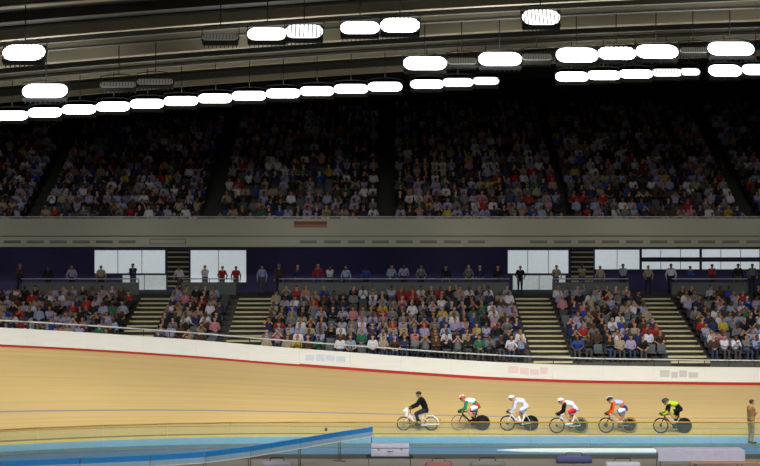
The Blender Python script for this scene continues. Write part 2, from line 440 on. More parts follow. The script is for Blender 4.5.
X0, X1 = at(294, FY), at(327, FY); root = empty('banner', ((X0+X1)/2, FY-.06, zat(227.5, FY)))
MB().box((-(X1-X0)/2, -.03, .0), ((X1-X0)/2, -.0, .16)).build('lower_band', mat('banner_rose', (168, 112, 98), .8), root)
MB().box((-(X1-X0)/2, -.03, .16), ((X1-X0)/2, -.0, .34)).build('upper_band', mat('banner_red', (138, 76, 64), .8), root)
tag(root, 'small red banner hung on the grey balcony front', 'banner')

# ---------------------------------------------------------------- upper stand
UN, UTR, URI, UZ0, UY0 = 19, 0.8, 0.43, 8.75, 74.9
def roof_c(X): return 0.062 * X - 0.00095 * X * X
def roof(X, Y): return 17.0 + roof_c(X) + max(0, Y - 66) * 0.06
b = MB()
for i in range(UN):
    b.box((-XW, UY0 + UTR*i - .4, 8.36), (XW, UY0 + UTR*i + .4, UZ0 + URI*i))
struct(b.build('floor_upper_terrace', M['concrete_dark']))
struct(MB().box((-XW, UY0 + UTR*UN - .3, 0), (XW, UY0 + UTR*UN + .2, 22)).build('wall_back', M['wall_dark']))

# ---------------------------------------------------------------- roof: deck, beams, purlins
RX = [-36 + 2*i for i in range(37)]
def roofstrip(name, Y0, Y1, m, z=0.0, th=.15):
    b = MB()
    for k in range(len(RX)-1):
        a, c = RX[k], RX[k+1]
        p = [(a,Y0,roof(a,Y0)+z), (c,Y0,roof(c,Y0)+z), (c,Y1,roof(c,Y1)+z), (a,Y1,roof(a,Y1)+z)]
        q = [(x,y,zz+th) for x,y,zz in p]
        b.add(p+q, [(0,1,2,3),(7,6,5,4),(0,4,5,1),(2,6,7,3)], 0, False)
    return struct(b.build(name, m))
roofstrip('ceiling', 30, 66, M['roof_dark'])
roofstrip('ceiling_rear', 66, 92, M['roof_black'])
# lighter lining bays
for i, (y0, y1) in enumerate([(43.5, 46.2), (49.3, 50.8), (53.2, 55.6), (60, 61.4)]):
    roofstrip('ceiling_lining_%d' % (i+1), y0, y1, M['roof_brown'], -.06, .05)
bi = 0
for Y, w, h, dz, k in [(40.5,.5,.5,-.2,'beam_grey'), (44.6,.5,.3,-.3,'beam_olive'), (47.2,.4,.5,-.3,'beam_grey'), (49.7,.3,.34,-.45,'beam_olive'), (52.4,.16,.5,-.2,'beam_grey'), (55.3,.5,.5,-.5,'beam_olive'), (57.6,.2,.4,-.4,'beam_grey'), (59,.2,.3,-.2,'beam_grey'), (60.8,.22,.3,-.45,'beam_olive'), (64.6,.3,.3,-.35,'beam_grey'), (65.7,.2,.4,-.5,'beam_olive'), (70,.4,.6,-.3,'roof_black'), (78,.4,.6,-.3,'roof_black')]:
    b = MB()
    for q in range(len(RX)-1):
        a, c = RX[q], RX[q+1]
        def P4(x): z = roof(x, Y) + dz; return [(x,Y-w/2,z), (x,Y+w/2,z), (x,Y+w/2,z+h), (x,Y-w/2,z+h)]
        b.add(P4(a)+P4(c), [(0,4,5,1),(1,5,6,2),(2,6,7,3),(3,7,4,0)])
    bi += 1; o = struct(b.build('ceiling_beam', M[k])); o['label'] = 'long roof beam'
# ---------------------------------------------------------------- floodlights
def lampz(X): return 15.1 + roof_c(X)
def make_lamp(W, H, lens, flicker_louvres):
    root = empty('floodlight', (0, 0, 0))
    tl = Matrix.Rotation(math.radians(-38), 4, 'X')          # lens looks down and along -y
    D = .26
    hb_ = MB(); hb_.rbox((-W/2-.005, .012, -H/2+.0), (W/2+.005, D, H/2+.03), .05, 0, tl)
    for k in range(9):
        x = -W/2 + W*(k+.5)/9; hb_.box((x-.012, D, -H/2), (x+.012, D+.08, H/2), 0, tl)
    hb_.build('housing', M['steel_dark'], root)
    # lens: a rounded slab
    ln = MB(); n = 10; r = H/2; pts = []
    for s, c0 in ((1, W/2 - r), (-1, -W/2 + r)):
        for i in range(n+1):
            a = -PI/2 + PI*i/n
            pts.append((c0 + s*math.cos(a)*r, s*math.sin(a)*r))
    m_ = len(pts)
    ln.add([tl @ Vector((x, -.03, z)) for x, z in pts] + [tl @ Vector((x, .01, z)) for x, z in pts], [tuple(range(m_)), tuple(range(m_, 2*m_))[::-1]] + [(i, (i+1)%m_, m_+(i+1)%m_, m_+i) for i in range(m_)])
    ln.build('lens', lens, root)
    if flicker_louvres:
        lv = MB()
        for k in range(flicker_louvres):
            x = -W/2 + W*(k+.5)/flicker_louvres; lv.box((x-W/flicker_louvres*.11, -.05, -H/2), (x+W/flicker_louvres*.11, -.02, H/2), 0, tl)
        lv.build('louvre', M['steel_grey'], root)  # flicker stripes shaped as added fins; dim lamps carry them as louvres
    for s in (-1, 1):
        MB().tube([tl @ Vector((s*(W/2+.02), .13, 0)), (s*(W/2+.02), .2, .35), (s*.3, .2, .42), (0, .2, .42)], .018, n=6).build('bracket', M['steel_dark'], root)
    MB().tube([(0,.2,.4), (0,.2,1.6)], .02, n=6).build('hanger_rod', M['steel_dark'], root)
    return root
R1, R2, R3 = 60.0, 53.3, 44.1
rows = {
 R1: [(p, 34, 8.5, 'lamp_bright', 0) for p in range(-23, 390, 34)] + [(427,33,8,'lamp_bright',0), (458,30,7.5,'lamp_bright',0), (486,26,7,'lamp_mid',12)] +
     [(572,33,9,'lamp_bright',0), (604,33,8.5,'lamp_bright',0), (636,33,8,'lamp_bright',0), (667,30,7,'lamp_mid',10), (690,20,6.5,'lamp_mid',9), (725,33,11,'lamp_bright',0), (757,30,10,'lamp_bright',0)],
 R2: [(45,45,13,'lamp_bright',0), (118,36,5,'lamp_dim',12), (155,36,5,'lamp_dim',12), (425,43,13,'lamp_bright',0), (462,30,6,'lamp_dim',12), (500,43,13,'lamp_bright',0), (537,30,6,'lamp_dim',12), (577,42,14,'lamp_bright',0), (617,38,12,'lamp_bright',8), (657,42,13,'lamp_bright',0), (694,28,5,'lamp_dim',12), (731,46,13,'lamp_bright',0)],
 R3: [(24,42,15,'lamp_bright',10), (220,36,6,'lamp_dim',11), (267,39,12,'lamp_warm',0), (304,38,13,'lamp_mid',9), (360,39,12,'lamp_warm',0), (400,39,14,'lamp_bright',9), (541,38,15,'lamp_mid',10)],
}
rname = {R1: 'long lowest row', R2: 'middle row', R3: 'upper row'}
cache = {}
for R, lst in rows.items():
    idx = 0
    for (p, w, h, lens, lv) in lst:
        idx += 1; sc_ = R / F
        key = (R, w, h, lens, lv); W = w*sc_; H = h*sc_/.72
        if key not in cache: o = cache[key] = make_lamp(W, H, M[lens], lv)
        else: o = copy_tree(cache[key])
        X = at(p, R); o.location = (X, R, lampz(X))
        look = {'lamp_bright': 'bright white floodlight', 'lamp_warm': 'warm white floodlight', 'lamp_mid': 'louvred floodlight', 'lamp_dim': 'dim switched-off floodlight'}[lens]
        tag(o, '%s under the roof, %s from left in the %s' % (look, ORD[idx], rname[R]), 'floodlight', 'floodlights of the ' + rname[R])
# catwalk tubes carrying the lamps
for R in (R1, R2, R3):
    b = MB()
    b.tube([(x, R+.2, lampz(x)+1.62) for x in RX], .05, n=8); struct(b.build('ceiling_lamp_rail', M['steel_grey']))

# ---------------------------------------------------------------- figures
def remesh(mb, voxel, smooth=3, name='figure'):
    o = mb.build(name + '_src', [])
    md = o.modifiers.new('r', 'REMESH'); md.mode = 'VOXEL'; md.voxel_size = voxel; md.use_smooth_shade = True
    if smooth:
        ms = o.modifiers.new('s', 'SMOOTH'); ms.factor = .5; ms.iterations = smooth
    dg = bpy.context.evaluated_depsgraph_get(); dg.update()
    me = bpy.data.meshes.new_from_object(o.evaluated_get(dg)); me.name = name
    old = o.data; bpy.data.objects.remove(o); bpy.data.meshes.remove(old)
    return me

def seg_regions(co, bones):
    """index of the bone each point belongs to (smallest distance to the tapered capsule surface)"""
    best = np.full(len(co), 1e9); idx = np.zeros(len(co), int)
    for i, (reg, p0, r0, p1, r1) in enumerate(bones):
        a = np.array(p0); d = np.array(p1) - a; L2 = max(1e-9, float(d @ d))
        t = np.clip(((co - a) @ d) / L2, 0, 1); q = a + t[:, None]*d
        dist = np.linalg.norm(co - q, axis=1) - (r0 + (r1 - r0)*t)
        k = dist < best; best[k] = dist[k]; idx[k] = i
    return idx

def hand(bones, wrist, d, nrm, side, curl=1.0, reg='hand'):
    w = Vector(wrist); d = Vector(d).normalized(); nrm = Vector(nrm); nrm = (nrm - d*nrm.dot(d)).normalized()
    lat = d.cross(nrm) * side
    for i, (o, l) in enumerate(((.033,.066), (.011,.078), (-.011,.072), (-.032,.056))):
        k0 = w + lat*o*.5; k1 = w + d*.082 + lat*o
        bones.append((reg, k0, .019, k1, .0125))
        a = .75*curl; v1 = d*math.cos(a) + nrm*math.sin(a); k2 = k1 + v1*l*.5
        a2 = 1.6*curl; v2 = d*math.cos(a2) + nrm*math.sin(a2); k3 = k2 + v2*l*.5
        bones.append((reg, k1, .0105, k2, .0098)); bones.append((reg, k2, .0098, k3, .0085))
    t1 = w + d*.03 + lat*.03; t2 = t1 + (d*.6 + lat*.7 + nrm*.35).normalized()*.04; t3 = t2 + (d*.8 + nrm*.7*curl).normalized()*.035
    bones.append((reg, w, .017, t1, .015)); bones.append((reg, t1, .0135, t2, .012)); bones.append((reg, t2, .012, t3, .0095))

def head(bones, c, f, up=(0,0,1)):
    c = Vector(c); f = Vector(f).normalized(); u = Vector(up); u = (u - f*u.dot(f)).normalized(); l = u.cross(f)
    bones.append(('skull', c - f*.022 + u*.03, .088, c + f*.018 + u*.032, .082))
    bones.append(('face', c + f*.022, .07, c + f*.048 - u*.07, .047))
    bones.append(('face', c + f*.05 - u*.078, .036, c + f*.058 - u*.088, .03))
    bones.append(('nose', c + f*.088 + u*.008, .011, c + f*.108 - u*.028, .0135))
    for s in (-1, 1): bones.append(('ear', c + l*s*.083 - f*.012 + u*.018, .015, c + l*s*.079 - f*.008 - u*.018, .011))
    return c, f, u, l

def head_detail(me, c, f, u, l, mi_eye, mi_lip, mi_hair=None, hair_line=.045):
    for p in me.polygons:
        q = Vector(p.center) - c
        x, y, z = q.dot(f), q.dot(l), q.dot(u)
        if x*x + y*y + z*z > .16**2: continue
        if mi_hair is not None and ((z > hair_line + x*.35 and z > -.02) or (x < -.02 and z > -.045)) and abs(y) < .094 : p.material_index = mi_hair
        if x > .05:
            if abs(abs(y) - .032) < .013 and abs(z - .012) < .008: p.material_index = mi_eye
            if abs(y) < .026 and abs(z + .056) < .007: p.material_index = mi_lip

def ik(a, c, l1, l2, bend):
    a = Vector(a); c = Vector(c); d = c - a; L = min(d.length, (l1 + l2)*.999); d.normalize()
    x = (l1*l1 - l2*l2 + L*L)/(2*L); h = math.sqrt(max(0, l1*l1 - x*x))
    bv = Vector(bend); bv = (bv - d*bv.dot(d)).normalized()
    return a + d*x + bv*h

def bones_mesh(bones, voxel, name, smooth=3):
    mb = MB()
    for reg, p0, r0, p1, r1 in bones:
        mb.cap(p0, r0, p1, r1, n=12, k=4)
    return remesh(mb, voxel, smooth, name)

# ---- spectators
SPMATS = [M['skin'], M['hair_brown'], M['black_cloth'], M['black_cloth'], M['rubber'], M['eye'], M['lip']]   # 0 skin 1 hair 2 top 3 trousers 4 shoes 5 eye 6 lip
REGMAT = {'skull':0,'face':0,'nose':0,'ear':0,'neck':0,'hand':0,'fore':0,'sleeve':2,'torso':2,'pelvis':3,'leg':3,'shoe':4}
def spectator(name, pose, voxel=.0135, long_sleeve=True):
    B = []
    stand = pose.startswith('stand')
    lean = {'sit_lap':.02, 'sit_lean':.16, 'sit_clap':.05, 'sit_point':0, 'sit_fold':-.02, 'sit_photo':.04, 'stand_side':.0, 'stand_rail':.07, 'stand_fold':0}[pose]
    hz = .93 if stand else .53
    hip = Vector((0, 0, hz))
    ch = Vector((0, -lean, hz + .36)); sh = Vector((0, -lean*1.25, hz + .47)); nk = Vector((0, -lean*1.4 - .01, hz + .55)); hd = Vector((0, -lean*1.6 - .035, hz + .655))
    for s in (-1, 1):
        B.append(('pelvis', hip + Vector((s*.07,0,-.0)), .115, hip + Vector((s*.06,0,.07)), .112))
        B.append(('torso', hip + Vector((s*.055,0,.1)), .108, ch + Vector((s*.075,0,0)), .12))
        B.append(('torso', ch + Vector((s*.07,0,.02)), .11, sh + Vector((s*.13,0,-.01)), .07))
        if stand:
            kn = hip + Vector((s*.1, -.02, -.43)); an = Vector((s*.1, .01, .09))
        else:
            kn = Vector((s*.11, -.43, .51)); an = Vector((s*.11, -.40, .1))
        B.append(('leg', hip + Vector((s*.085,0,-.02)), .092, kn, .062)); B.append(('leg', kn, .06, an, .042))
        B.append(('shoe', an + Vector((0,.02,-.045)), .042, an + Vector((s*.015,-.16,-.055)), .034))
        S = sh + Vector((s*.175, 0, -.03))
        tgt = {'sit_lap': Vector((s*.08,-.26,.64)), 'sit_lean': Vector((s*.12,-.40,.61)), 'sit_clap': Vector((s*.035,-.36,hz+.36)),
               'sit_point': Vector((.3,-.34,hz+.74)) if s > 0 else Vector((-.09,-.26,.64)), 'sit_fold': Vector((-s*.1,-.2,hz+.25)),
               'sit_photo': Vector((s*.06,-.24-lean,hz+.6)), 'stand_side': Vector((s*.25,-.05,hz-.08)), 'stand_rail': Vector((s*.2,-.36,hz+.05)), 'stand_fold': Vector((-s*.09,-.2,hz+.24))}[pose]
        el = ik(S, tgt, .29, .26, (s*.7, .25, -.8))
        B.append(('sleeve', S, .062, el, .047)); B.append(('sleeve' if long_sleeve else 'fore', el, .044, tgt, .031))
        hand(B, tgt, tgt - el, (0, -.3, -1) if pose not in ('sit_clap', 'sit_photo') else (-s, 0, 0), s, .5)
    B.append(('neck', nk - Vector((0,0,.06)), .062, nk + Vector((0,-.01,.05)), .055))
    H = head(B, hd, (0, -1, -.06))
    me = bones_mesh(B, voxel, name)
    for m_ in SPMATS: me.materials.append(m_)
    co_ = np.array([tuple(p.center) for p in me.polygons]); idx = seg_regions(co_, B)
    for p, i in zip(me.polygons, idx): p.material_index = REGMAT[B[i][0]]; p.use_smooth = True
    head_detail(me, *H, 5, 6, 1)
    return me
SIT = [spectator('spectator_sit_%s' % p, 'sit_' + p, long_sleeve=(k % 2 == 0)) for k, p in enumerate(['lap', 'lean', 'clap', 'point', 'fold', 'photo'])]
STAND = [spectator('spectator_stand_%s' % p, 'stand_' + p) for p in ['side', 'rail', 'fold']]

def shrink(me, faces):
    o = bpy.data.objects.new('t', me); COL.objects.link(o)
    d = o.modifiers.new('d', 'DECIMATE'); d.ratio = faces / max(1, len(me.polygons)*2)
    dg = bpy.context.evaluated_depsgraph_get(); dg.update()
    r = bpy.data.meshes.new_from_object(o.evaluated_get(dg)); bpy.data.objects.remove(o); return r
SIT_LO = [shrink(m_, 330) for m_ in SIT]

TOPS = [('white', (226, 224, 232)), ('pale blue', (156, 170, 204)), ('lilac', (168, 160, 194)), ('red', (170, 44, 44)), ('black', (34, 34, 38)), ('navy', (44, 52, 92)), ('grey', (120, 122, 124)),
        ('dark brown', (78, 56, 44)), ('yellow', (196, 172, 60)), ('green', (56, 110, 84)), ('royal blue', (46, 78, 160)), ('pink', (196, 130, 140)), ('beige', (170, 156, 132))]
TW = [11, 9, 9, 5, 17, 9, 12, 9, 2, 3, 4, 3, 7]
TOPM = [mat('cloth_' + n_.replace(' ', '_'), c, .85) for n_, c in TOPS]
TROU = [mat('trouser_dark', (40, 42, 52), .85), mat('trouser_grey', (88, 86, 84), .85), mat('trouser_denim', (64, 80, 112), .85)]
SKIN = [M['skin'], M['skin'], M['skin_pale'], M['skin_dark']]
HAIR = [M['hair_brown'], M['hair_black'], M['hair_fair'], M['hair_grey'], M['hair_brown']]

def dress(o, ti, r):
    ms = [r.choice(SKIN), r.choice(HAIR), TOPM[ti], r.choice(TROU)]
    for i, m_ in enumerate(ms):
        o.material_slots[i].link = 'OBJECT'; o.material_slots[i].material = m_

# seat prototype
def seat_mesh():
    b = MB()
    b.rbox((-.22, -.22, .39), (.22, .2, .44), .018)
    b.rbox((-.22, .17, .44), (.22, .22, .82), .018)
    b.box((-.05, .0, .02), (.05, .2, .4), 1); b.box((-.12, .1, 0), (.12, .22, .03), 1)
    return b.mesh('stadium_seat', [M['seat_grey'], M['steel_dark']])
SEAT = seat_mesh()

# barrier line in the picture: nothing below it is seen
bl = sorted((px(*(Vector(top(X)) + Vector((0, .05, .84))))) for X in XS)
blx = [p for p, _ in bl]; bly = [q for _, q in bl]
def barrier_y(x): return float(np.interp(x, blx, bly))

secs = [(-99, stairX[0], 'left of leftmost staircase'), (stairX[0], stairX[1], 'right of leftmost staircase'), (stairX[1], stairX[2], 'right of second staircase'),
        (stairX[2], stairX[3], 'right of third staircase'), (stairX[3], 99, 'right of rightmost staircase')]
spots = []      # lower stand places
PITCH = 0.52
for i in range(NROW - 2):
    for (a, c, nm) in secs:
        if nm.startswith('left'): start, step = c - SW/2 - .3, -PITCH
        else: start, step = a + SW/2 + .3, PITCH
        X = start; k = 0
        while (step < 0 and X > -24.5) or (step > 0 and X < min(c - SW/2 - .28, 24.5)):
            k += 1
            hx, hy = px(X, rowY(i), rowZ(i) + 1.3); sy = px(X, rowY(i), rowZ(i) + .8)[1]
            inside = -4 < hx < 764
            spots.append(dict(i=i, k=k, X=X, sec=nm, seen=inside and hy < barrier_y(hx) - 4, seatseen=inside and sy < barrier_y(hx) - 2, hx=hx))
            X += step
r2 = random.Random(11)
for s in spots:
    s['occ'] = r2.random() < .80; s['t'] = r2.choices(range(len(TOPS)), TW)[0]; s['pose'] = r2.choices(range(6), [5, 3, 3, 1, 3, 2])[0]; s['dx'] = r2.uniform(-.03, .03)
# standing people on the concourse come first in the count
standing = []
r3 = random.Random(5)
xs_ = [20, 48, 72, 101, 133, 180, 205, 222, 236, 262, 279, 297, 318, 330, 346, 366, 391, 404, 421, 446, 468, 480, 497, 520, 556, 582, 600, 623, 648, 671, 690, 712, 738, 752]
for i, x in enumerate(xs_):
    Y = r3.uniform(77.2, 78.4); t = r3.choices(range(len(TOPS)), TW)[0]
    if x in (222, 236): t = 3
    if x in (366,): t = 10
    if x in (391, 346): t = 1
    o = bpy.data.objects.new('person', STAND[r3.randrange(3)]); COL.objects.link(o); dress(o, t, r3)
    o.location = (at(x, Y), Y, CZ); o.rotation_euler = (0, 0, r3.uniform(-.35, .35)); s_ = r3.uniform(.95, 1.04); o.scale = (s_, s_, s_)
    tag(o, 'standing person in %s top behind the lower seats, %s from left' % (TOPS[t][0], ORD[i+1]), 'person', 'people standing behind the lower seats')
order = sorted([s for s in spots if s['seen'] and s['occ']], key=lambda s: (s['i'], abs(s['X'])))
IND = 300 - len(xs_) - 6 - 6
ind = order[:IND]; indset = set(id(s) for s in ind)
for s in ind:
    o = bpy.data.objects.new('person', SIT[s['pose']]); COL.objects.link(o); dress(o, s['t'], r2)
    o.location = (s['X'] + s['dx'], rowY(s['i']) + .06, rowZ(s['i'])); o.rotation_euler = (0, 0, r2.uniform(-.2, .2))
    tag(o, 'seated person in %s top, %s row up, %s place %s' % (TOPS[s['t']][0], ORD[s['i']+1], ORD[s['k']], s['sec']), 'person', 'spectators in the front rows of the lower stand')
seen_seats = sorted([s for s in spots if s['seatseen']], key=lambda s: (s['i'], abs(s['X'])))
sset = set(id(s) for s in seen_seats[:298])
for s in seen_seats[:298]:
    o = bpy.data.objects.new('stadium_seat', SEAT); COL.objects.link(o); o.location = (s['X'], rowY(s['i']) + .1, rowZ(s['i']))
    tag(o, 'grey seat, %s, %s row up, %s place %s' % ('taken' if s['occ'] else 'empty', ORD[s['i']+1], ORD[s['k']], s['sec']), 'seat', 'seats in the front rows of the lower stand')

# the rest of the crowd and of the seats, one object each
def arrays(me):
    me.calc_loop_triangles()
    v = np.empty(len(me.vertices)*3, np.float32); me.vertices.foreach_get('co', v)
    f = np.empty(len(me.loop_triangles)*3, np.int32); me.loop_triangles.foreach_get('vertices', f)
    pi = np.empty(len(me.loop_triangles), np.int32); me.loop_triangles.foreach_get('polygon_index', pi)
    mi = np.empty(len(me.polygons), np.int32); me.polygons.foreach_get('material_index', mi)
    return v.reshape(-1, 3), f.reshape(-1, 3), mi[pi]
def merged(name, items, mats, smooth=True):     # items: (arrays, location, rz, material map)
    V, T, MI = [], [], []; off = 0
    for (v, f, mi), loc, rz, mp_ in items:
        c, s = math.cos(rz), math.sin(rz); R_ = np.array([[c,-s,0],[s,c,0],[0,0,1]], np.float32)
        V.append(v @ R_.T + np.array(loc, np.float32)); T.append(f + off); MI.append(mp_[mi]); off += len(v)
    V = np.concatenate(V); T = np.concatenate(T); MI = np.concatenate(MI)
    me = bpy.data.meshes.new(name)
    me.vertices.add(len(V)); me.vertices.foreach_set('co', V.ravel())
    me.loops.add(len(T)*3); me.loops.foreach_set('vertex_index', T.ravel().astype(np.int32))
    me.polygons.add(len(T)); me.polygons.foreach_set('loop_start', np.arange(0, len(T)*3, 3, dtype=np.int32)); me.polygons.foreach_set('loop_total', np.full(len(T), 3, np.int32))
    for m_ in mats: me.materials.append(m_)
    me.polygons.foreach_set('material_index', MI.astype(np.int32)); me.polygons.foreach_set('use_smooth', np.full(len(T), smooth))
    me.update(calc_edges=True); me.validate()
    o = bpy.data.objects.new(name, me); COL.objects.link(o); return o
LO = [arrays(m_) for m_ in SIT_LO]
cm = SKIN[1:] + HAIR[:4] + TOPM + TROU + [M['rubber']]
nS, nH, nT = 3, 4, len(TOPM)
def cmap(t, r):
    return np.array([r.randrange(nS), nS + r.randrange(nH), nS+nH+t, nS+nH+nT+r.randrange(3), len(cm)-1, nS+1, 2])
items = []; seats = []
SA = arrays(SEAT)
for s in spots:
    if s['occ'] and s['seen'] and id(s) not in indset:
        items.append((LO[s['pose']], (s['X']+s['dx'], rowY(s['i'])+.06, rowZ(s['i'])), r2.uniform(-.2,.2), cmap(s['t'], r2)))
    if id(s) not in sset and s['seatseen']:
        seats.append((SA, (s['X'], rowY(s['i'])+.1, rowZ(s['i'])), 0, np.array([0, 1])))
UST = [-19.5, -9.5, 0.5, 10.5, 20.5]     # aisles of the upper stand
for i in range(UN):
    X = -29.0
    while X < 29:
        X += .52
        Y = UY0 + UTR*i; Z = UZ0 + URI*i
        hx, hy = px(X, Y, Z+1.2)
        if not (-12 < hx < 772) or hy < 92 or Z + 1.6 > roof(X, Y): continue
        if any(abs(X - u) < .45 for u in UST): continue
        seats.append((SA, (X, Y+.1, Z), 0, np.array([0, 1])))
        if r2.random() < .84:
            items.append((LO[r2.choices(range(6), [5,3,3,1,3,2])[0]], (X + r2.uniform(-.03,.03), Y+.06, Z), r2.uniform(-.2,.2), cmap(r2.choices(range(nT), TW)[0], r2)))
crowd = merged('crowd', items, cm)
tag(crowd, 'crowd filling the dark upper stand and the rear rows of the lower stand', 'crowd', kind='stuff')
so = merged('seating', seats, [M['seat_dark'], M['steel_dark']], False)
tag(so, 'rows of dark seats under the crowd in the upper and rear lower stands', 'seats', kind='stuff')

# ---------------------------------------------------------------- bicycles (forward = +x, rider's left = +y)
def ring(c, R_, r, n=44): return [(c[0] + R_*math.cos(2*PI*i/n), c[1], c[2] + R_*math.sin(2*PI*i/n)) for i in range(n)]
def spoked_wheel(name, root, c, R_, tyre, rim, depth, nsp, spoke, hub_r=.022, hub=None, tr=.0125):
    w = MB().tube(ring(c, R_-tr, tr), tr, n=8, closed=True).build(name, tyre, root)
    MB().lathe_y([(R_-.022, -.009), (R_-.022, .009), (R_-.022-depth*.5, .012), (R_-.022-depth, .006), (R_-.022-depth, -.006), (R_-.022-depth*.5, -.012)], c, n=44).build('rim', rim, w)
    MB().lathe_y([(.006, -.055), (hub_r*.7, -.05), (hub_r, -.035), (hub_r*.6, 0), (hub_r, .035), (hub_r*.7, .05), (.006, .055)], c, n=20).build('hub', hub or spoke, w)
    s_ = MB()
    for i in range(nsp):
        a = 2*PI*i/nsp; o = .03 if i % 2 else -.03
        s_.tube([(c[0]+hub_r*math.cos(a+.5), c[1]+o, c[2]+hub_r*math.sin(a+.5)), (c[0]+(R_-.03-depth*.8)*math.cos(a), c[1], c[2]+(R_-.03-depth*.8)*math.sin(a))], .0018, n=5)
    s_.build('spokes', spoke, w)
    return w
def disc_wheel(name, root, c, R_, tyre, disc, centre, rimc=None, tr=.0125, cr=.16):
    w = MB().tube(ring(c, R_-tr, tr), tr, n=8, closed=True).build(name, tyre, root)
    MB().lathe_y([(.01,-.028), (.05,-.026), (R_-.022,-.009), (R_-.022,.009), (.05,.026), (.01,.028)], c, n=44).build('disc', disc, w)
    cp = MB().lathe_y([(.01,.0285), (.045,.0285), (cr, .0285-.019*(cr-.05)/(R_-.072)), (cr, .0275-.019*(cr-.05)/(R_-.072)), (.01,.027)], c, n=36)
    cp.build('disc_centre', centre, w)
    if rimc is not None: MB().lathe_y([(R_-.026,-.0125), (R_-.026,.0125), (R_-.062,.0155), (R_-.062,.0105), (R_-.062,-.0105), (R_-.062,-.0155)], c, n=44).build('rim', rimc, w)
    return w

def track_bike(loc, cfg, label, seed):
    root = empty('track_bicycle', loc, PI)
    fr, fk, R_ = cfg['frame'], cfg['fork'], .335
    rc, fc, bbk = (0,0,R_), (1.0,0,R_), (.40,0,.285)
    st = Vector((.205,0,.86)); ht, hb_ = Vector((.80,0,.83)), Vector((.845,0,.70))
    f = MB()
    def aero(p0, p1, r0, r1, flat=.5): f.tube([Vector(p0).lerp(Vector(p1), t/4) for t in range(5)], [r0 + (r1-r0)*t/4 for t in range(5)], n=10, flat=flat)
    aero((.215,0,.825), ht + Vector((0,0,-.02)), .022, .026); aero(bbk, hb_, .038, .034); aero(bbk, st, .036, .028)
    f.tube([hb_ + Vector((.008,0,-.03)), ht + Vector((-.012,0,.03))], .024, n=10)
    for s in (-1, 1):
        f.tube([(.38,s*.035,.29), (.2,s*.05,.315), (0,s*.06,R_)], [.016,.014,.011], n=8)
        f.tube([(.235,s*.014,.74), (.14,s*.042,.6), (0,s*.06,R_)], [.013,.012,.009], n=8)
    f.tube([(.4,-.05,.285), (.4,.05,.285)], .028, n=12)
    f.build('frame', fr, root)
    k = MB(); k.tube([hb_ + Vector((.008,0,-.03)), hb_ + Vector((.02,0,-.07))], .026, n=10)
    for s in (-1, 1): k.tube([hb_ + Vector((.018,s*.025,-.05)), (.93,s*.042,.53), (1.0,s*.05,R_)], [.02,.017,.011], n=8)
    k.build('fork', fk, root)
    MB().tube([ht + Vector((-.012,0,.03)), ht + Vector((-.02,0,.065)), (.885,0,.90)], .017, n=8).build('stem', M['black_paint'], root)
    h = MB(); pts = []
    for s in (-1, 1):
        pts = [(.885,0,.9), (.888,s*.1,.9), (.90,s*.165,.895), (.95,s*.185,.885), (.995,s*.19,.86), (1.005,s*.19,.82), (.975,s*.19,.785), (.91,s*.19,.775), (.85,s*.19,.77)]
        h.tube(pts, .0135, n=8)
    h.build('handlebar', M['carbon'], root)
    MB().tube([(.222,0,.82), (.195,0,.955)], .016, n=10, flat=.7).build('seat_post', M['carbon'], root)
    sd = MB(); sd.sphere((.13,0,.975), (.085,.065,.022)); sd.cap((.14,0,.975), .03, (.33,0,.968), .017, sy=.9); sd.box((.12,-.015,.945), (.26,.015,.965))
    sd.build('saddle', M['black_paint'], root)
    fw = cfg['front']; spoked_wheel('front_wheel', root, fc, R_, M['rubber'] if not cfg.get('pale') else cfg['pale'], fw[0], fw[1], fw[2], fw[3], fw[4], fw[5])
    rw = cfg['rear']; disc_wheel('rear_wheel', root, rc, R_, rw[2], rw[0], rw[1], rw[3], cr=rw[4])
    a = cfg['crank']
    c = MB(); c.lathe_y([(.02,-.058), (.02,-.052), (.093,-.052), (.096,-.055), (.093,-.058)], bbk, n=32); 
    for i in range(5):
        q = a + 2*PI*i/5; c.tube([(bbk[0],-.06,bbk[2]), (bbk[0]+.08*math.cos(q),-.06,bbk[2]+.08*math.sin(q))], .008, n=6)
    crank = c.build('chainring', M['carbon'], root)
    for s in (1, -1):
        q = a if s > 0 else a + PI
        e = (bbk[0] + .167*math.cos(q), s*.075, bbk[2] + .167*math.sin(q))
        MB().tube([(bbk[0], s*.068, bbk[2]), e], [.015,.011], n=8).build('crank_arm', cfg.get('arm', M['carbon']), root)
        MB().rbox((e[0]-.04, min(s*.085, s*.15), e[2]-.012), (e[0]+.04, max(s*.085, s*.15), e[2]+.012), .006).build('pedal', M['black_paint'], root)
    ch = MB(); ch.tube([(.4,-.055,.285+.094), (.2,-.055,.355), (0,-.055,R_+.033), (-.033,-.055,R_), (0,-.055,R_-.033), (.2,-.055,.25), (.4,-.055,.285-.094)], .005, n=6)
    ch.build('chain', M['steel_dark'], root)
    return tag(root, label, 'bicycle')

# clothing shells over a figure's body
def shell(body, keep, name, mats, parent, off=.006):
    me = body; verts = {}; vs = []; fs = []; mi = []
    for p, k in zip(me.polygons, keep):
        if k < 0: continue
        q = []
        for v in p.vertices:
            if v not in verts:
                verts[v] = len(vs); w = me.vertices[v]; vs.append(tuple(w.co + w.normal*off))
            q.append(verts[v])
        fs.append(q); mi.append(int(k))
    if not fs: return None
    m_ = bpy.data.meshes.new(name); m_.from_pydata(vs, [], fs)
    for q in mats: m_.materials.append(q)
    m_.polygons.foreach_set('material_index', mi); m_.polygons.foreach_set('use_smooth', [True]*len(fs)); m_.update()
    o = bpy.data.objects.new(name, m_); COL.objects.link(o); o.parent = parent; return o

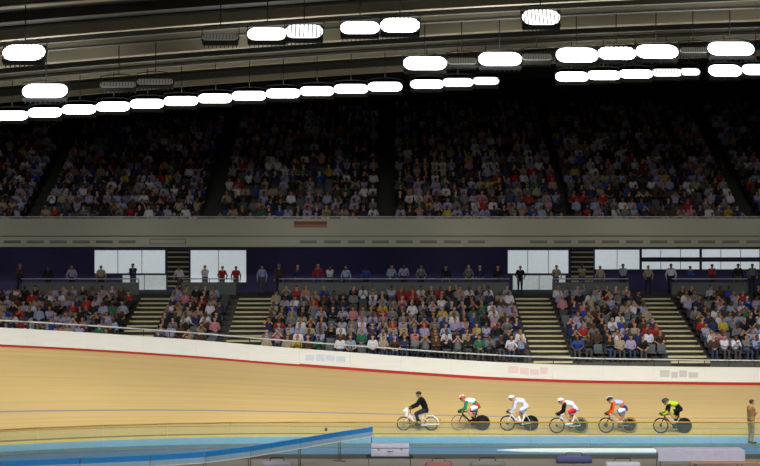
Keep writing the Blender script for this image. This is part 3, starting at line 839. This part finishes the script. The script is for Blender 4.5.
def helmet_mesh(parent, H, m_main, m_vis, m_stripe, kind):
    c, f, u, l = H
    Mx = Matrix((f, l, u)).transposed()
    b = MB()
    ln = .148 if kind == 'aero' else .128
    def fn(q):
        x, y, z = q
        if x < 0 and kind == 'aero': z = z*(1 + .12*x); 
        return Vector((x, y, max(z, -.12 + (.16*x if x > 0 else -.18*-x))))
    b.sphere(c + f*-.008 + u*.042, (ln, .108, .112), n=24, k=14, M=Mx, fn=fn)
    hm = b.build('helmet', m_main, parent)
    if m_stripe is not None:
        s_ = MB(); 
        for o in (-.045, 0, .045):
            pts = [c + f*-.008 + u*.042 + Mx @ Vector((ln*1.01*math.cos(a), o, .114*math.sqrt(max(0, 1-(o/.108)**2))*math.sin(a))) for a in [.35 + i*(PI-.6)/10 for i in range(11)]]
            s_.tube(pts, .012, n=6)
        s_.build('vent_strip', m_stripe, hm)
    if m_vis is not None:
        v_ = MB(); vs = []; n = 12
        for zz, rr in ((.045, .118), (-.012, .112)):
            for i in range(n+1):
                a = -1.15 + 2.3*i/n; vs.append(c + Mx @ Vector((math.cos(a)*rr - .0, math.sin(a)*rr*.86, zz)))
        v2 = [p + (p - c).normalized()*.006 for p in vs]; m2 = len(vs)
        fs = [(i, i+1, n+2+i, n+1+i) for i in range(n)]; fs2 = [tuple(q + m2 for q in t)[::-1] for t in fs]
        v_.add(vs + v2, fs + fs2 + [(i, i+1, m2+i+1, m2+i) for i in range(n)] + [(n+1+i, n+2+i, m2+n+2+i, m2+n+1+i) for i in range(n)], 0, True)
        v_.build('visor', m_vis, hm)
    for s in (-1, 1):
        MB().tube([c + l*s*.095 + u*.03, c + l*s*.08 + f*.02 - u*.05, c + f*.04 - u*.118], .006, n=6).build('chin_strap', M['black_cloth'], hm)
    return hm

def rider(loc, cfg, label, pose):
    B = []; J = pose
    hipc = Vector(J['hip'])
    for s in (1, -1):
        B.append(('pelvis', hipc + Vector((-.01,s*.075,0)), .112, hipc + (Vector(J['mid'])-hipc)*.35 + Vector((0,s*.06,0)), .108))
        B.append(('lowback', hipc + (Vector(J['mid'])-hipc)*.45 + Vector((0,s*.055,0)), .104, Vector(J['mid']) + Vector((0,s*.06,0)), .104))
        B.append(('torso', Vector(J['mid']) + Vector((0,s*.06,0)), .106, Vector(J['chest']) + Vector((0,s*.075,0)), .112))
        B.append(('yoke', Vector(J['chest']) + Vector((0,s*.08,.005)), .1, Vector(J['sh']) + Vector((0,s*.125,0)), .068))
        S = Vector(J['sh']) + Vector((0,s*.17,-.02)); W = Vector(J['hand'][s]); 
        el = ik(S, W, .30, .27, J['elb'][s])
        B.append(('sleeve', S, .058, el, .043)); B.append(('fore', el, .042, W, .029))
        hand(B, W, J['hdir'], J['hnrm'], s, J.get('curl', 1.15))
        q = cfg['crank'] + (0 if s > 0 else PI)
        if 'foot' in J: ped = Vector(J['foot'][s])
        else: ped = Vector((.40 + .167*math.cos(q), s*.115, .285 + .167*math.sin(q)))
        ank = ped + Vector((-.115, 0, .105 + .02*math.sin(q)))
        if 'foot' in J: ank = ped + Vector((-.09, 0, .09))
        hp = hipc + Vector((0.01, s*.09, -.01))
        kn = ik(hp, ank, .455, .43, (1, s*.08, .35))
        th = hp.lerp(kn, .62)
        B.append(('thigh', hp, .098, th, .08)); B.append(('hem' if not cfg.get('long') else 'thigh', th, .08, hp.lerp(kn, .7), .076)); B.append(('knee' if not cfg.get('long') else 'thigh', hp.lerp(kn, .7), .074, kn, .058))
        cf = kn.lerp(ank, .35)
        B.append(('knee' if not cfg.get('long') else 'thigh', kn, .056, cf, .06)); B.append(('shin' if not cfg.get('long') else 'thigh', cf, .059, kn.lerp(ank, .72), .043)); B.append(('sock', kn.lerp(ank, .74), .042, ank, .036))
        B.append(('shoe', ank + Vector((-.03,0,-.05)), .036, ped + Vector((.0,0,.035)), .04)); B.append(('shoe', ped + Vector((0,0,.035)), .038, ped + Vector((.085,0,.03)), .028))
    sh = Vector(J['sh']); hd = Vector(J['head'])
    B.append(('neck', sh + Vector((.0,0,.0)), .068, hd + Vector((-.035,0,-.06)), .056))
    H = head(B, hd, J['look'])
    me = bones_mesh(B, .0125, 'person')
    sk = cfg.get('skin', M['skin'])
    for m_ in (sk, M['eye'], M['lip']): me.materials.append(m_)
    co_ = np.array([tuple(p.center) for p in me.polygons]); idx = seg_regions(co_, B)
    head_detail(me, *H, 1, 2)
    for p in me.polygons: p.use_smooth = True
    o = bpy.data.objects.new('person', me); COL.objects.link(o); o.location = loc; o.rotation_euler = (0,0,PI)
    regs = [B[i][0] for i in idx]
    def part(name, rm, off=.006, side=None):
        mats, keep = [], []
        for v in rm.values():
            if v not in mats: mats.append(v)
        for r_, c_ in zip(regs, co_):
            k = mats.index(rm[r_]) if r_ in rm else -1
            if side and k >= 0 and (c_[1] > 0) != (side > 0): k = -1
            keep.append(k)
        return shell(me, keep, name, mats, o, off)
    c = cfg['cloth']
    part('jacket' if cfg.get('long') else 'jersey', {k: c[k] for k in ('sleeve', 'fore', 'yoke', 'torso', 'lowback') if k in c}, .03 if cfg.get('long') else .006)
    part('trousers' if cfg.get('long') else 'shorts', {k: c[k] for k in ('pelvis', 'thigh', 'hem', 'knee_', ) if k in c})
    for s in (1, -1):
        part('glove', {'hand': c['hand']}, .003, s); part('shoe', {'shoe': c['shoe']}, .006, s)
        if 'sock' in c: part('sock', {k: c['sock'] for k in (('sock', 'shin') if cfg.get('longsock') else ('sock',))}, .004, s)
    helmet_mesh(o, H, c['helmet'], c.get('visor'), c.get('strip'), cfg.get('hk', 'aero'))
    return tag(o, label, 'person')

def C(k, rgb, rough=.75, spec=.3): return mat(k, rgb, rough, spec=spec)
green, red, white, lil, orange, blue, lime, grey = C('jersey_green', (26, 128, 72)), C('jersey_red', (196, 36, 34)), C('jersey_white', (232, 232, 236)), C('jersey_lilac_white', (206, 208, 232)), C('jersey_orange', (236, 88, 12)), C('jersey_blue', (34, 38, 134)), C('jersey_lime', (172, 206, 14)), C('jersey_grey', (120, 124, 136))
blk = M['black_cloth']
yel_rim = C('rim_yellow', (170, 140, 22), .5); teal_disc = C('disc_teal_grey', (34, 52, 50), .7, .12); charcoal = C('disc_charcoal', (12, 13, 15), .7, .12); pale_rim = C('rim_pale_grey', (120, 112, 96), .4)
disc_mark_red = C('disc_slate', (28, 31, 38), .7, .12); dkgreen = C('helmet_green', (40, 70, 52), .5); hred = C('helmet_red', (190, 72, 60), .35); vis = mat('visor_dark', (20, 22, 30), .12); hgrey = C('helmet_grey', (36, 38, 44), .5)

def P0(dx=0, dz=0, hx=0, hz=0, look=(1, 0, -.28)):
    return dict(hip=(.215+dx*.3, 0, 1.045), mid=(.40+dx, 0, 1.265+dz), chest=(.60+dx, 0, 1.285+dz), sh=(.70+dx, 0, 1.265+dz), head=(.875+dx+hx, 0, 1.37+dz+hz), look=look,
                hand={1: (.935, .19, .815), -1: (.935, -.19, .815)}, elb={1: (-.5, .6, -.6), -1: (-.5, -.6, -.6)}, hdir=(.85, 0, .1), hnrm=(0.2, 0, -1), curl=1.15)

def place(px_rear, y_bot, wheelbase_px=None):
    Yd = 58.4; X = (px_rear - 380) / F * Yd
    for _ in range(20):     # find s on the track whose picture row is y_bot
        best = min((abs(px(*tp(X, s/100))[1] - y_bot), s/100) for s in range(0, 300, 2))
        s = best[1]; p = tp(X, s); X = (px_rear - 380) / F * p[1]
    return Vector(tp(X, s))

RID = [
 dict(rear=482.2, y=430.4, crank=.8, skin=M['skin'], cloth=dict(sleeve=green, fore=green, yoke=white, torso=white, lowback=green, pelvis=red, thigh=white, hem=red, hand=blk, shoe=blk, sock=blk, helmet=hred, visor=vis, strip=white),
      bike=dict(frame=M['black_paint'], fork=M['black_paint'], front=(pale_rim, .012, 24, M['spoke'], .02, M['alloy']), pale=pale_rim, rear=(charcoal, disc_mark_red, M['rubber'], M['black_paint'], .15)), longsock=False,
      lab='cyclist in white, green and red kit leaning low with reddish helmet', blab='black track bicycle with thin pale front wheel and black rear disc', pose=P0(-.02, .0, -.01, .0)),
 dict(rear=530.8, y=430.8, crank=.05, cloth=dict(sleeve=lil, fore=lil, yoke=grey, torso=white, lowback=lil, pelvis=lil, thigh=lil, hem=grey, hand=blk, shoe=blk, sock=white, helmet=M['white_paint'], visor=vis, strip=None),
      bike=dict(frame=M['white_paint'], fork=M['white_paint'], front=(M['carbon'], .035, 20, M['spoke'], .06, M['carbon']), rear=(charcoal, M['black_paint'], M['rubber'], None, .17)), longsock=True,
      lab='cyclist in white kit with grey shoulders, white helmet and dark visor', blab='white track bicycle with dark rimmed front wheel and black rear disc', pose=P0(-.03, .02, -.02, .0)),
 dict(rear=580.3, y=433.2, crank=.45, cloth=dict(sleeve=blk, fore=blk, yoke=red, torso=white, lowback=lil, pelvis=lil, thigh=red, hem=red, hand=blk, shoe=white, sock=blk, helmet=M['white_paint'], visor=vis, strip=None),
      bike=dict(frame=M['white_paint'], fork=M['white_paint'], front=(M['carbon'], .03, 20, M['spoke'], .06, M['carbon']), rear=(teal_disc, M['black_paint'], M['rubber'], yel_rim, .17), arm=M['white_paint']), longsock=False,
      lab='cyclist in red and white kit with black sleeves and white helmet', blab='white track bicycle with yellow rimmed rear disc and dark front wheel', pose=P0(-.02, .0, -.02, .0)),
 dict(rear=629.4, y=433.0, crank=1.0, cloth=dict(sleeve=orange, fore=orange, yoke=orange, torso=C('jersey_pale_blue', (176, 186, 224)), lowback=orange, pelvis=blue, thigh=white, hem=blue, hand=blk, shoe=white, sock=orange, helmet=hgrey, visor=vis, strip=M['white_paint']),
      bike=dict(frame=M['alloy'], fork=M['black_paint'], front=(M['carbon'], .035, 20, M['spoke'], .085, M['carbon']), rear=(charcoal, teal_disc, M['rubber'], yel_rim, .13)), longsock=False,
      lab='cyclist in orange and pale blue jersey, white and blue shorts, grey helmet', blab='silver track bicycle with yellow rimmed charcoal disc and black fork', pose=P0(-.02, .03, -.01, .01)),
 dict(rear=684.2, y=433.4, crank=1.15, skin=M['skin'], cloth=dict(sleeve=blk, fore=lime, yoke=lime, torso=lime, lowback=blk, pelvis=blk, thigh=blk, hem=lime, hand=blk, shoe=white, sock=blk, helmet=dkgreen, visor=vis, strip=M['black_paint']),
      bike=dict(frame=M['black_paint'], fork=M['black_paint'], front=(M['carbon'], .035, 20, M['spoke'], .06, M['carbon']), rear=(charcoal, disc_mark_red, M['rubber'], None, .12)), longsock=False,
      lab='last cyclist in lime and black kit with dark green helmet', blab='black track bicycle with deep black rims at the tail of the line', pose=P0(-.04, -.01, -.03, -.02)),
]
for i, r in enumerate(RID):
    p = place(r['rear'], r['y'])
    r['bike']['crank'] = r['crank']
    track_bike(p, r['bike'], r['blab'], i)
    rider(p, r, r['lab'], r['pose'])

# ---- pacing motor bicycle and its upright rider
def pace_bike(loc):
    root = empty('pacing_bicycle', loc, PI); R_ = .30; fc = (1.18,0,R_); rc = (0,0,R_)
    w = M['white_paint']
    spoked_wheel('front_wheel', root, fc, R_, M['rubber'], M['alloy'], .02, 28, M['spoke'], .04, M['alloy'], tr=.022)
    spoked_wheel('rear_wheel', root, rc, R_, M['rubber'], M['alloy'], .02, 28, M['spoke'], .06, M['alloy'], tr=.022)
    f = MB()
    f.tube([(.44,0,.27), (.75,0,.42), (.93,0,.62)], [.03,.034,.03], n=10); f.tube([(.44,0,.27), (.32,0,.68)], .025, n=10); f.tube([(.36,0,.56), (.62,0,.5), (.93,0,.66)], .02, n=10)
    f.tube([(.91,0,.72), (.96,0,.56)], .026, n=10)
    for s in (-1,1): f.tube([(.44,s*.05,.27), (0,s*.075,R_)], .014); f.tube([(.35,s*.03,.58), (0,s*.075,R_)], .012)
    f.build('frame', w, root)
    k = MB()
    for s in (-1,1): k.tube([(.955,s*.05,.58), (1.05,s*.055,.47), (1.18,s*.06,R_)], [.018,.016,.012])
    k.tube([(.955,-.06,.58), (.955,.06,.58)], .018); k.build('fork', w, root)
    h = MB(); h.tube([(.91,0,.72), (.885,0,.92)], .016)
    for s in (-1,1): h.tube([(.885,0,.92), (.92,s*.14,.95), (.95,s*.25,.97), (.86,s*.31,.975)], .014)
    h.build('handlebar', M['black_paint'], root)
    s_ = MB(); s_.tube([(.33,0,.65), (.3,0,.76)], .016); s_.build('seat_post', M['alloy'], root)
    s_ = MB(); s_.sphere((.24,0,.79), (.13,.1,.04)); s_.cap((.28,0,.79), .05, (.42,0,.785), .03); s_.build('saddle', M['black_paint'], root)
    def fender(name, c, a0, a1):
        b = MB(); n = 18; vs = []; fs = []; pr = [(-.04,-.03), (-.03,.012), (0,.022), (.03,.012), (.04,-.03)]; m_ = len(pr)
        for i in range(n+1):
            a = a0 + (a1-a0)*i/n
            for y, d in pr:
                rr = R_ + .025 + d; vs.append((c[0]+rr*math.cos(a), y, c[2]+rr*math.sin(a)))
        vs2 = [(c[0]+(x-c[0])*.975, y*.93, c[2]+(z-c[2])*.975) for x, y, z in vs]; N2 = len(vs)
        for i in range(n):
            for j in range(m_-1):
                q = (i*m_+j, i*m_+j+1, (i+1)*m_+j+1, (i+1)*m_+j); fs.append(q); fs.append(tuple(t+N2 for t in q)[::-1])
        for i in range(n):
            for j in (0, m_-1): fs.append((i*m_+j, (i+1)*m_+j, N2+(i+1)*m_+j, N2+i*m_+j))
        b.add(vs+vs2, fs, 0, True); return b.build(name, w, root)
    fender('rear_mudguard', rc, PI*.42, PI*1.06); 
    MB().rbox((-.12,-.1,.62), (.2,.1,.65), .01).build('carrier_rack', w, root)
    hl = MB(); hl.rbox((1.0,-.11,.60), (1.12,.11,.98), .04); hl.cap((1.1,0,.84), .07, (1.16,0,.84), .06); hl.build('front_fairing', w, root)
    e = MB(); e.rbox((.42,-.09,.2), (.66,.09,.42), .03); e.cap((.52,0,.4), .075, (.6,0,.5), .065)
    for i in range(4): e.rbox((.45+.0*i,-.1,.235+.045*i), (.63,.1,.25+.045*i), .005)
    e.build('motor', M['steel_dark'], root)
    x = MB(); x.tube([(.5,.1,.25), (.25,.11,.24), (.1,.11,.265)], [.02,.022,.022], n=10); x.tube([(.14,.11,.27), (-.32,.11,.28)], .034, n=12); x.build('exhaust_pipe', w, root)  # white pipe shaped to stand in for a reflection at rail height
    for s in (1, -1): MB().rbox((.52, min(s*.1, s*.2), .2), (.62, max(s*.1, s*.2), .225), .008).build('pedal', M['black_paint'], root)
    MB().cap((-.37,0,.46), .03, (-.385,0,.46), .026).build('tail_light', C('tail_light_red', (170, 30, 30), .3), root)
    return tag(root, 'white motorised pacing bicycle with mudguard and front fairing', 'bicycle')
p = place(431.2, 430.6)
pace_bike(p)
pz = dict(hip=(.235,0,.90), mid=(.30,0,1.10), chest=(.40,0,1.28), sh=(.445,0,1.365), head=(.545,0,1.535), look=(1,0,-.1), hand={1:(.845,.30,1.0), -1:(.845,-.30,1.0)}, elb={1:(-.3,.5,-.8), -1:(-.3,-.5,-.8)}, hdir=(.9,-.0,-.1), hnrm=(.2,0,-1), foot={1:(.60,.15,.235), -1:(.58,-.15,.235)})
rider(p, dict(crank=0, long=True, hk='round', cloth=dict(sleeve=blk, fore=blk, yoke=blk, torso=blk, lowback=blk, pelvis=blk, thigh=C('trouser_charcoal', (34, 34, 42)), hand=blk, shoe=blk, helmet=M['black_paint'])), 'upright pacer in black suit and round black helmet leading the line', pz)

# ---------------------------------------------------------------- infield things
# blue banner barrier curving away from the camera
pl = [(-60,463.5), (0,461.5), (80,458.5), (150,455.5), (205,452), (250,446.5), (300,438.5), (340,431.8), (373,427)]
pts = []
for x, y in pl:
    Y = (CAMZ - 1.1) * F / (y - HZ); pts.append((at(x, Y), Y))
ban_b = C('banner_blue', (44, 136, 208), .6); ban_g = C('banner_grey_blue', (150, 182, 204), .6); ban_h = C('banner_hem', (222, 222, 214), .6)
for i in range(len(pts)-1):
    a = Vector((pts[i][0], pts[i][1], 0)); c = Vector((pts[i+1][0], pts[i+1][1], 0)); d = c - a; L = d.length
    root = empty('banner_barrier', a, math.atan2(d.y, d.x))
    MB().box((.02,-.012,.93), (L-.02,.012,1.1)).build('upper_band', ban_b, root)
    MB().box((.02,-.012,.76), (L-.02,.012,.93)).build('lower_band', ban_g, root)
    MB().box((.02,-.016,.725), (L-.02,.016,.76)).build('hem', ban_h, root)
    MB().tube([(0,.02,1.09), (L,.02,1.09)], .018).build('top_tube', ban_b, root)
    for q in (.05, L-.05):
        b = MB(); b.tube([(q,.02,.0), (q,.02,1.09)], .02); b.box((q-.03,-.22,0), (q+.03,.26,.03)); b.build('post', M['steel_grey'], root)
    tag(root, 'blue banner barrier on posts along infield edge, %s section from left' % ORD[i+1], 'barrier', 'blue banner barriers on the infield')
# pale case on a trestle
def table(name, x0, x1, Y, zt, dep, m_top, lab, cat, skirt=None):
    X0, X1 = at(x0, Y), at(x1, Y); root = empty(name, ((X0+X1)/2, Y, 0)); W = X1-X0
    MB().rbox((-W/2,-dep/2,zt-.035), (W/2,dep/2,zt), .01).build('table_top', m_top, root)
    for sx in (-1,1):
        for sy in (-1,1): MB().tube([(sx*(W/2-.08), sy*(dep/2-.08), 0), (sx*(W/2-.1), sy*(dep/2-.1), zt-.03)], .018).build('leg', M['steel_grey'], root)
    if skirt:
        MB().box((-W/2,-dep/2-.012,zt-skirt), (W/2,-dep/2,zt-.002)).build('cloth_front', m_top, root)
    return tag(root, lab, cat)
lilw = C('lilac_white', (196, 194, 214), .6)
Yc = 48.0; X0, X1 = at(371, Yc), at(409, Yc)
table('folding_table', 366, 413, Yc, .62, .7, M['steel_dark'], 'low dark folding table under the pale case on the infield', 'table')
root = empty('equipment_case', ((X0+X1)/2, Yc, .62)); W = X1-X0
MB().rbox((-W/2,-.25,0), (W/2,.25,.27), .03).build('body', lilw, root)
MB().rbox((-W/2,-.25,.275), (W/2,.25,.42), .03).build('lid', lilw, root)
MB().tube([(-.1,-.25,.2), (-.1,-.3,.2), (.1,-.3,.2), (.1,-.25,.2)], .012).build('handle', M['steel_grey'], root)
for s in (-1,1): MB().box((s*W*.3-.03,-.27,.24), (s*W*.3+.03,-.245,.31)).build('latch', M['alloy'], root)
tag(root, 'pale lilac-white case on a low table beside the blue safety zone', 'case')
table('covered_table', 656, 742, 48.6, .78, .8, lilw, 'long table with pale lilac cloth on the right infield', 'table', .38)
# white mat on the blue zone
b = MB(); q = [(4.6,53.6), (5.6,53.2), (7.5,53.05), (14.0,53.05), (14.0,54.05), (7.5,54.05), (5.6,53.95)]
m_ = len(q); b.add([(x,y,.0) for x,y in q] + [(x,y,.03) for x,y in q], [tuple(range(m_))[::-1], tuple(range(m_,2*m_))] + [(i,(i+1)%m_,m_+(i+1)%m_,m_+i) for i in range(m_)])
o = b.build('floor_mat', C('mat_white', (214, 226, 220), .7)); tag(o, 'long pale tapered mat lying on the blue safety zone', 'mat')
# bags and boxes at the bottom edge
def bag(px0, px1, Y, h, rgb, lab, k):
    X0, X1 = at(px0, Y), at(px1, Y); W = X1-X0; root = empty('kit_bag', ((X0+X1)/2, Y, 0)); c = C('bag_cloth_%d' % k, rgb, .8)
    b = MB(); b.rbox((-W/2,-.18,0), (W/2,.18,h), min(.1, h*.4)); b.build('bag_body', c, root)
    MB().tube([(-W*.25,0,h-.02), (-W*.2,0,h+.12), (W*.2,0,h+.12), (W*.25,0,h-.02)], .014).build('handle', M['black_cloth'], root)
    MB().tube([(-W*.42,-.02,h+.003), (W*.42,-.02,h+.003)], .008).build('zip', M['alloy'], root)
    tag(root, lab, 'bag')
bag(425, 452, 49.0, .26, (150, 96, 90), 'dull red kit bag lying on the grey infield floor', 1)
bag(470, 505, 49.4, .22, (120, 120, 116), 'grey kit bag lying between red bag and blue bag', 2)
bag(556, 592, 50.4, .26, (80, 82, 122), 'dark blue kit bag lying below the pale mat', 3)
bag(605, 640, 48.9, .28, (190, 188, 200), 'pale kit bag lying left of the cloth-covered table', 4)
bag(262, 292, 49.4, .22, (150, 148, 168), 'pale violet kit bag lying behind the blue banner barrier', 5)
Yb = 47.6; X0, X1 = at(690, Yb), at(775, Yb); root = empty('bench', ((X0+X1)/2, Yb, 0)); W = X1-X0
MB().rbox((-W/2,-.15,.40), (W/2,.15,.45), .01).build('seat', C('bench_wood', (190, 134, 84), .6), root)
for s in (-1,1): MB().box((s*(W/2-.2)-.03,-.13,0), (s*(W/2-.2)+.03,.13,.4)).build('leg', M['steel_grey'], root)
tag(root, 'long wooden bench in front of the cloth-covered table', 'bench')
# foam marker on the track
mk = tp(at(326, 58.3), .55); o = MB().rbox((-.06,-.08,0), (.06,.08,.09), .02).build('foam_block', M['dark_rubber']); o.location = (at(326, 58.3), mk[1], mk[2] + .005)
o.rotation_euler = (math.radians(bank(o.location.x)), 0, 0)
tag(o, 'tiny dark foam block on the boards ahead of the pacer', 'foam block')
# official at the right edge
o = bpy.data.objects.new('person', STAND[2]); COL.objects.link(o); o.location = (at(751, 55.6), 55.6, 0.0); o.rotation_euler = (0,0,1.9); o.scale = (1.06,1.06,1.06)
for i, m_ in enumerate([M['skin'], M['hair_brown'], C('coat_brown', (150, 112, 70)), C('trousers_tan', (150, 122, 84))]):
    o.material_slots[i].link = 'OBJECT'; o.material_slots[i].material = m_
tag(o, 'standing official in brown coat at the track edge behind the last cyclist', 'person')

# ---------------------------------------------------------------- light
w = bpy.data.worlds.new('world'); SC.world = w; w.use_nodes = True
bg = w.node_tree.nodes['Background']; bg.inputs[0].default_value = (.75, .82, 1.0, 1); bg.inputs[1].default_value = 0.016
def area(loc, aim, P_, sx=3.0, sy=.8, spread=75, col=(1, .985, .96)):
    l = bpy.data.lights.new('hall_lamp', 'AREA'); l.shape = 'RECTANGLE'; l.size = sx; l.size_y = sy; l.energy = P_; l.spread = math.radians(spread); l.color = col
    o = bpy.data.objects.new('hall_lamp', l); COL.objects.link(o); o.location = loc
    o.rotation_euler = (Vector(aim) - Vector(loc)).to_track_quat('-Z', 'Y').to_euler(); return o
for X, k in ((-22, .62), (-13.5, .62), (-4.5, .85), (4.5, 1), (13.5, 1), (22, 1)):
    area((X, 49.5, 14.4 + roof_c(X)), (X*.98, 59.5, .8), 335*k)
    area((X, 42.0, 15.0 + roof_c(X)), (X*.9, 53.5, 0), 205*k, spread=80)
    area((X, 28.0, 15.0), (X*.9, 47, 0), 260, spread=80)
    area((X, 46.5, 15.0 + roof_c(X)), (X, 73.9, 8.4), 22, spread=26)          # unseen wash added to brighten the balcony front
    area((X, 79.0, 8.0), (X, 84.5, 6.6), 14, spread=150, sx=5, sy=.2)           # unseen fill added to lift the concourse back wall
    area((X, 52, 13.2 + roof_c(X)), (X, 51, 20), 125, spread=120, sx=4, sy=1)   # fill added to brighten the roof, no fixture there

SC.view_settings.view_transform = 'Standard'; SC.view_settings.look = 'None'; SC.view_settings.gamma = 1.0
SC.view_settings.use_curve_mapping = False; SC.view_settings.exposure = 0.0
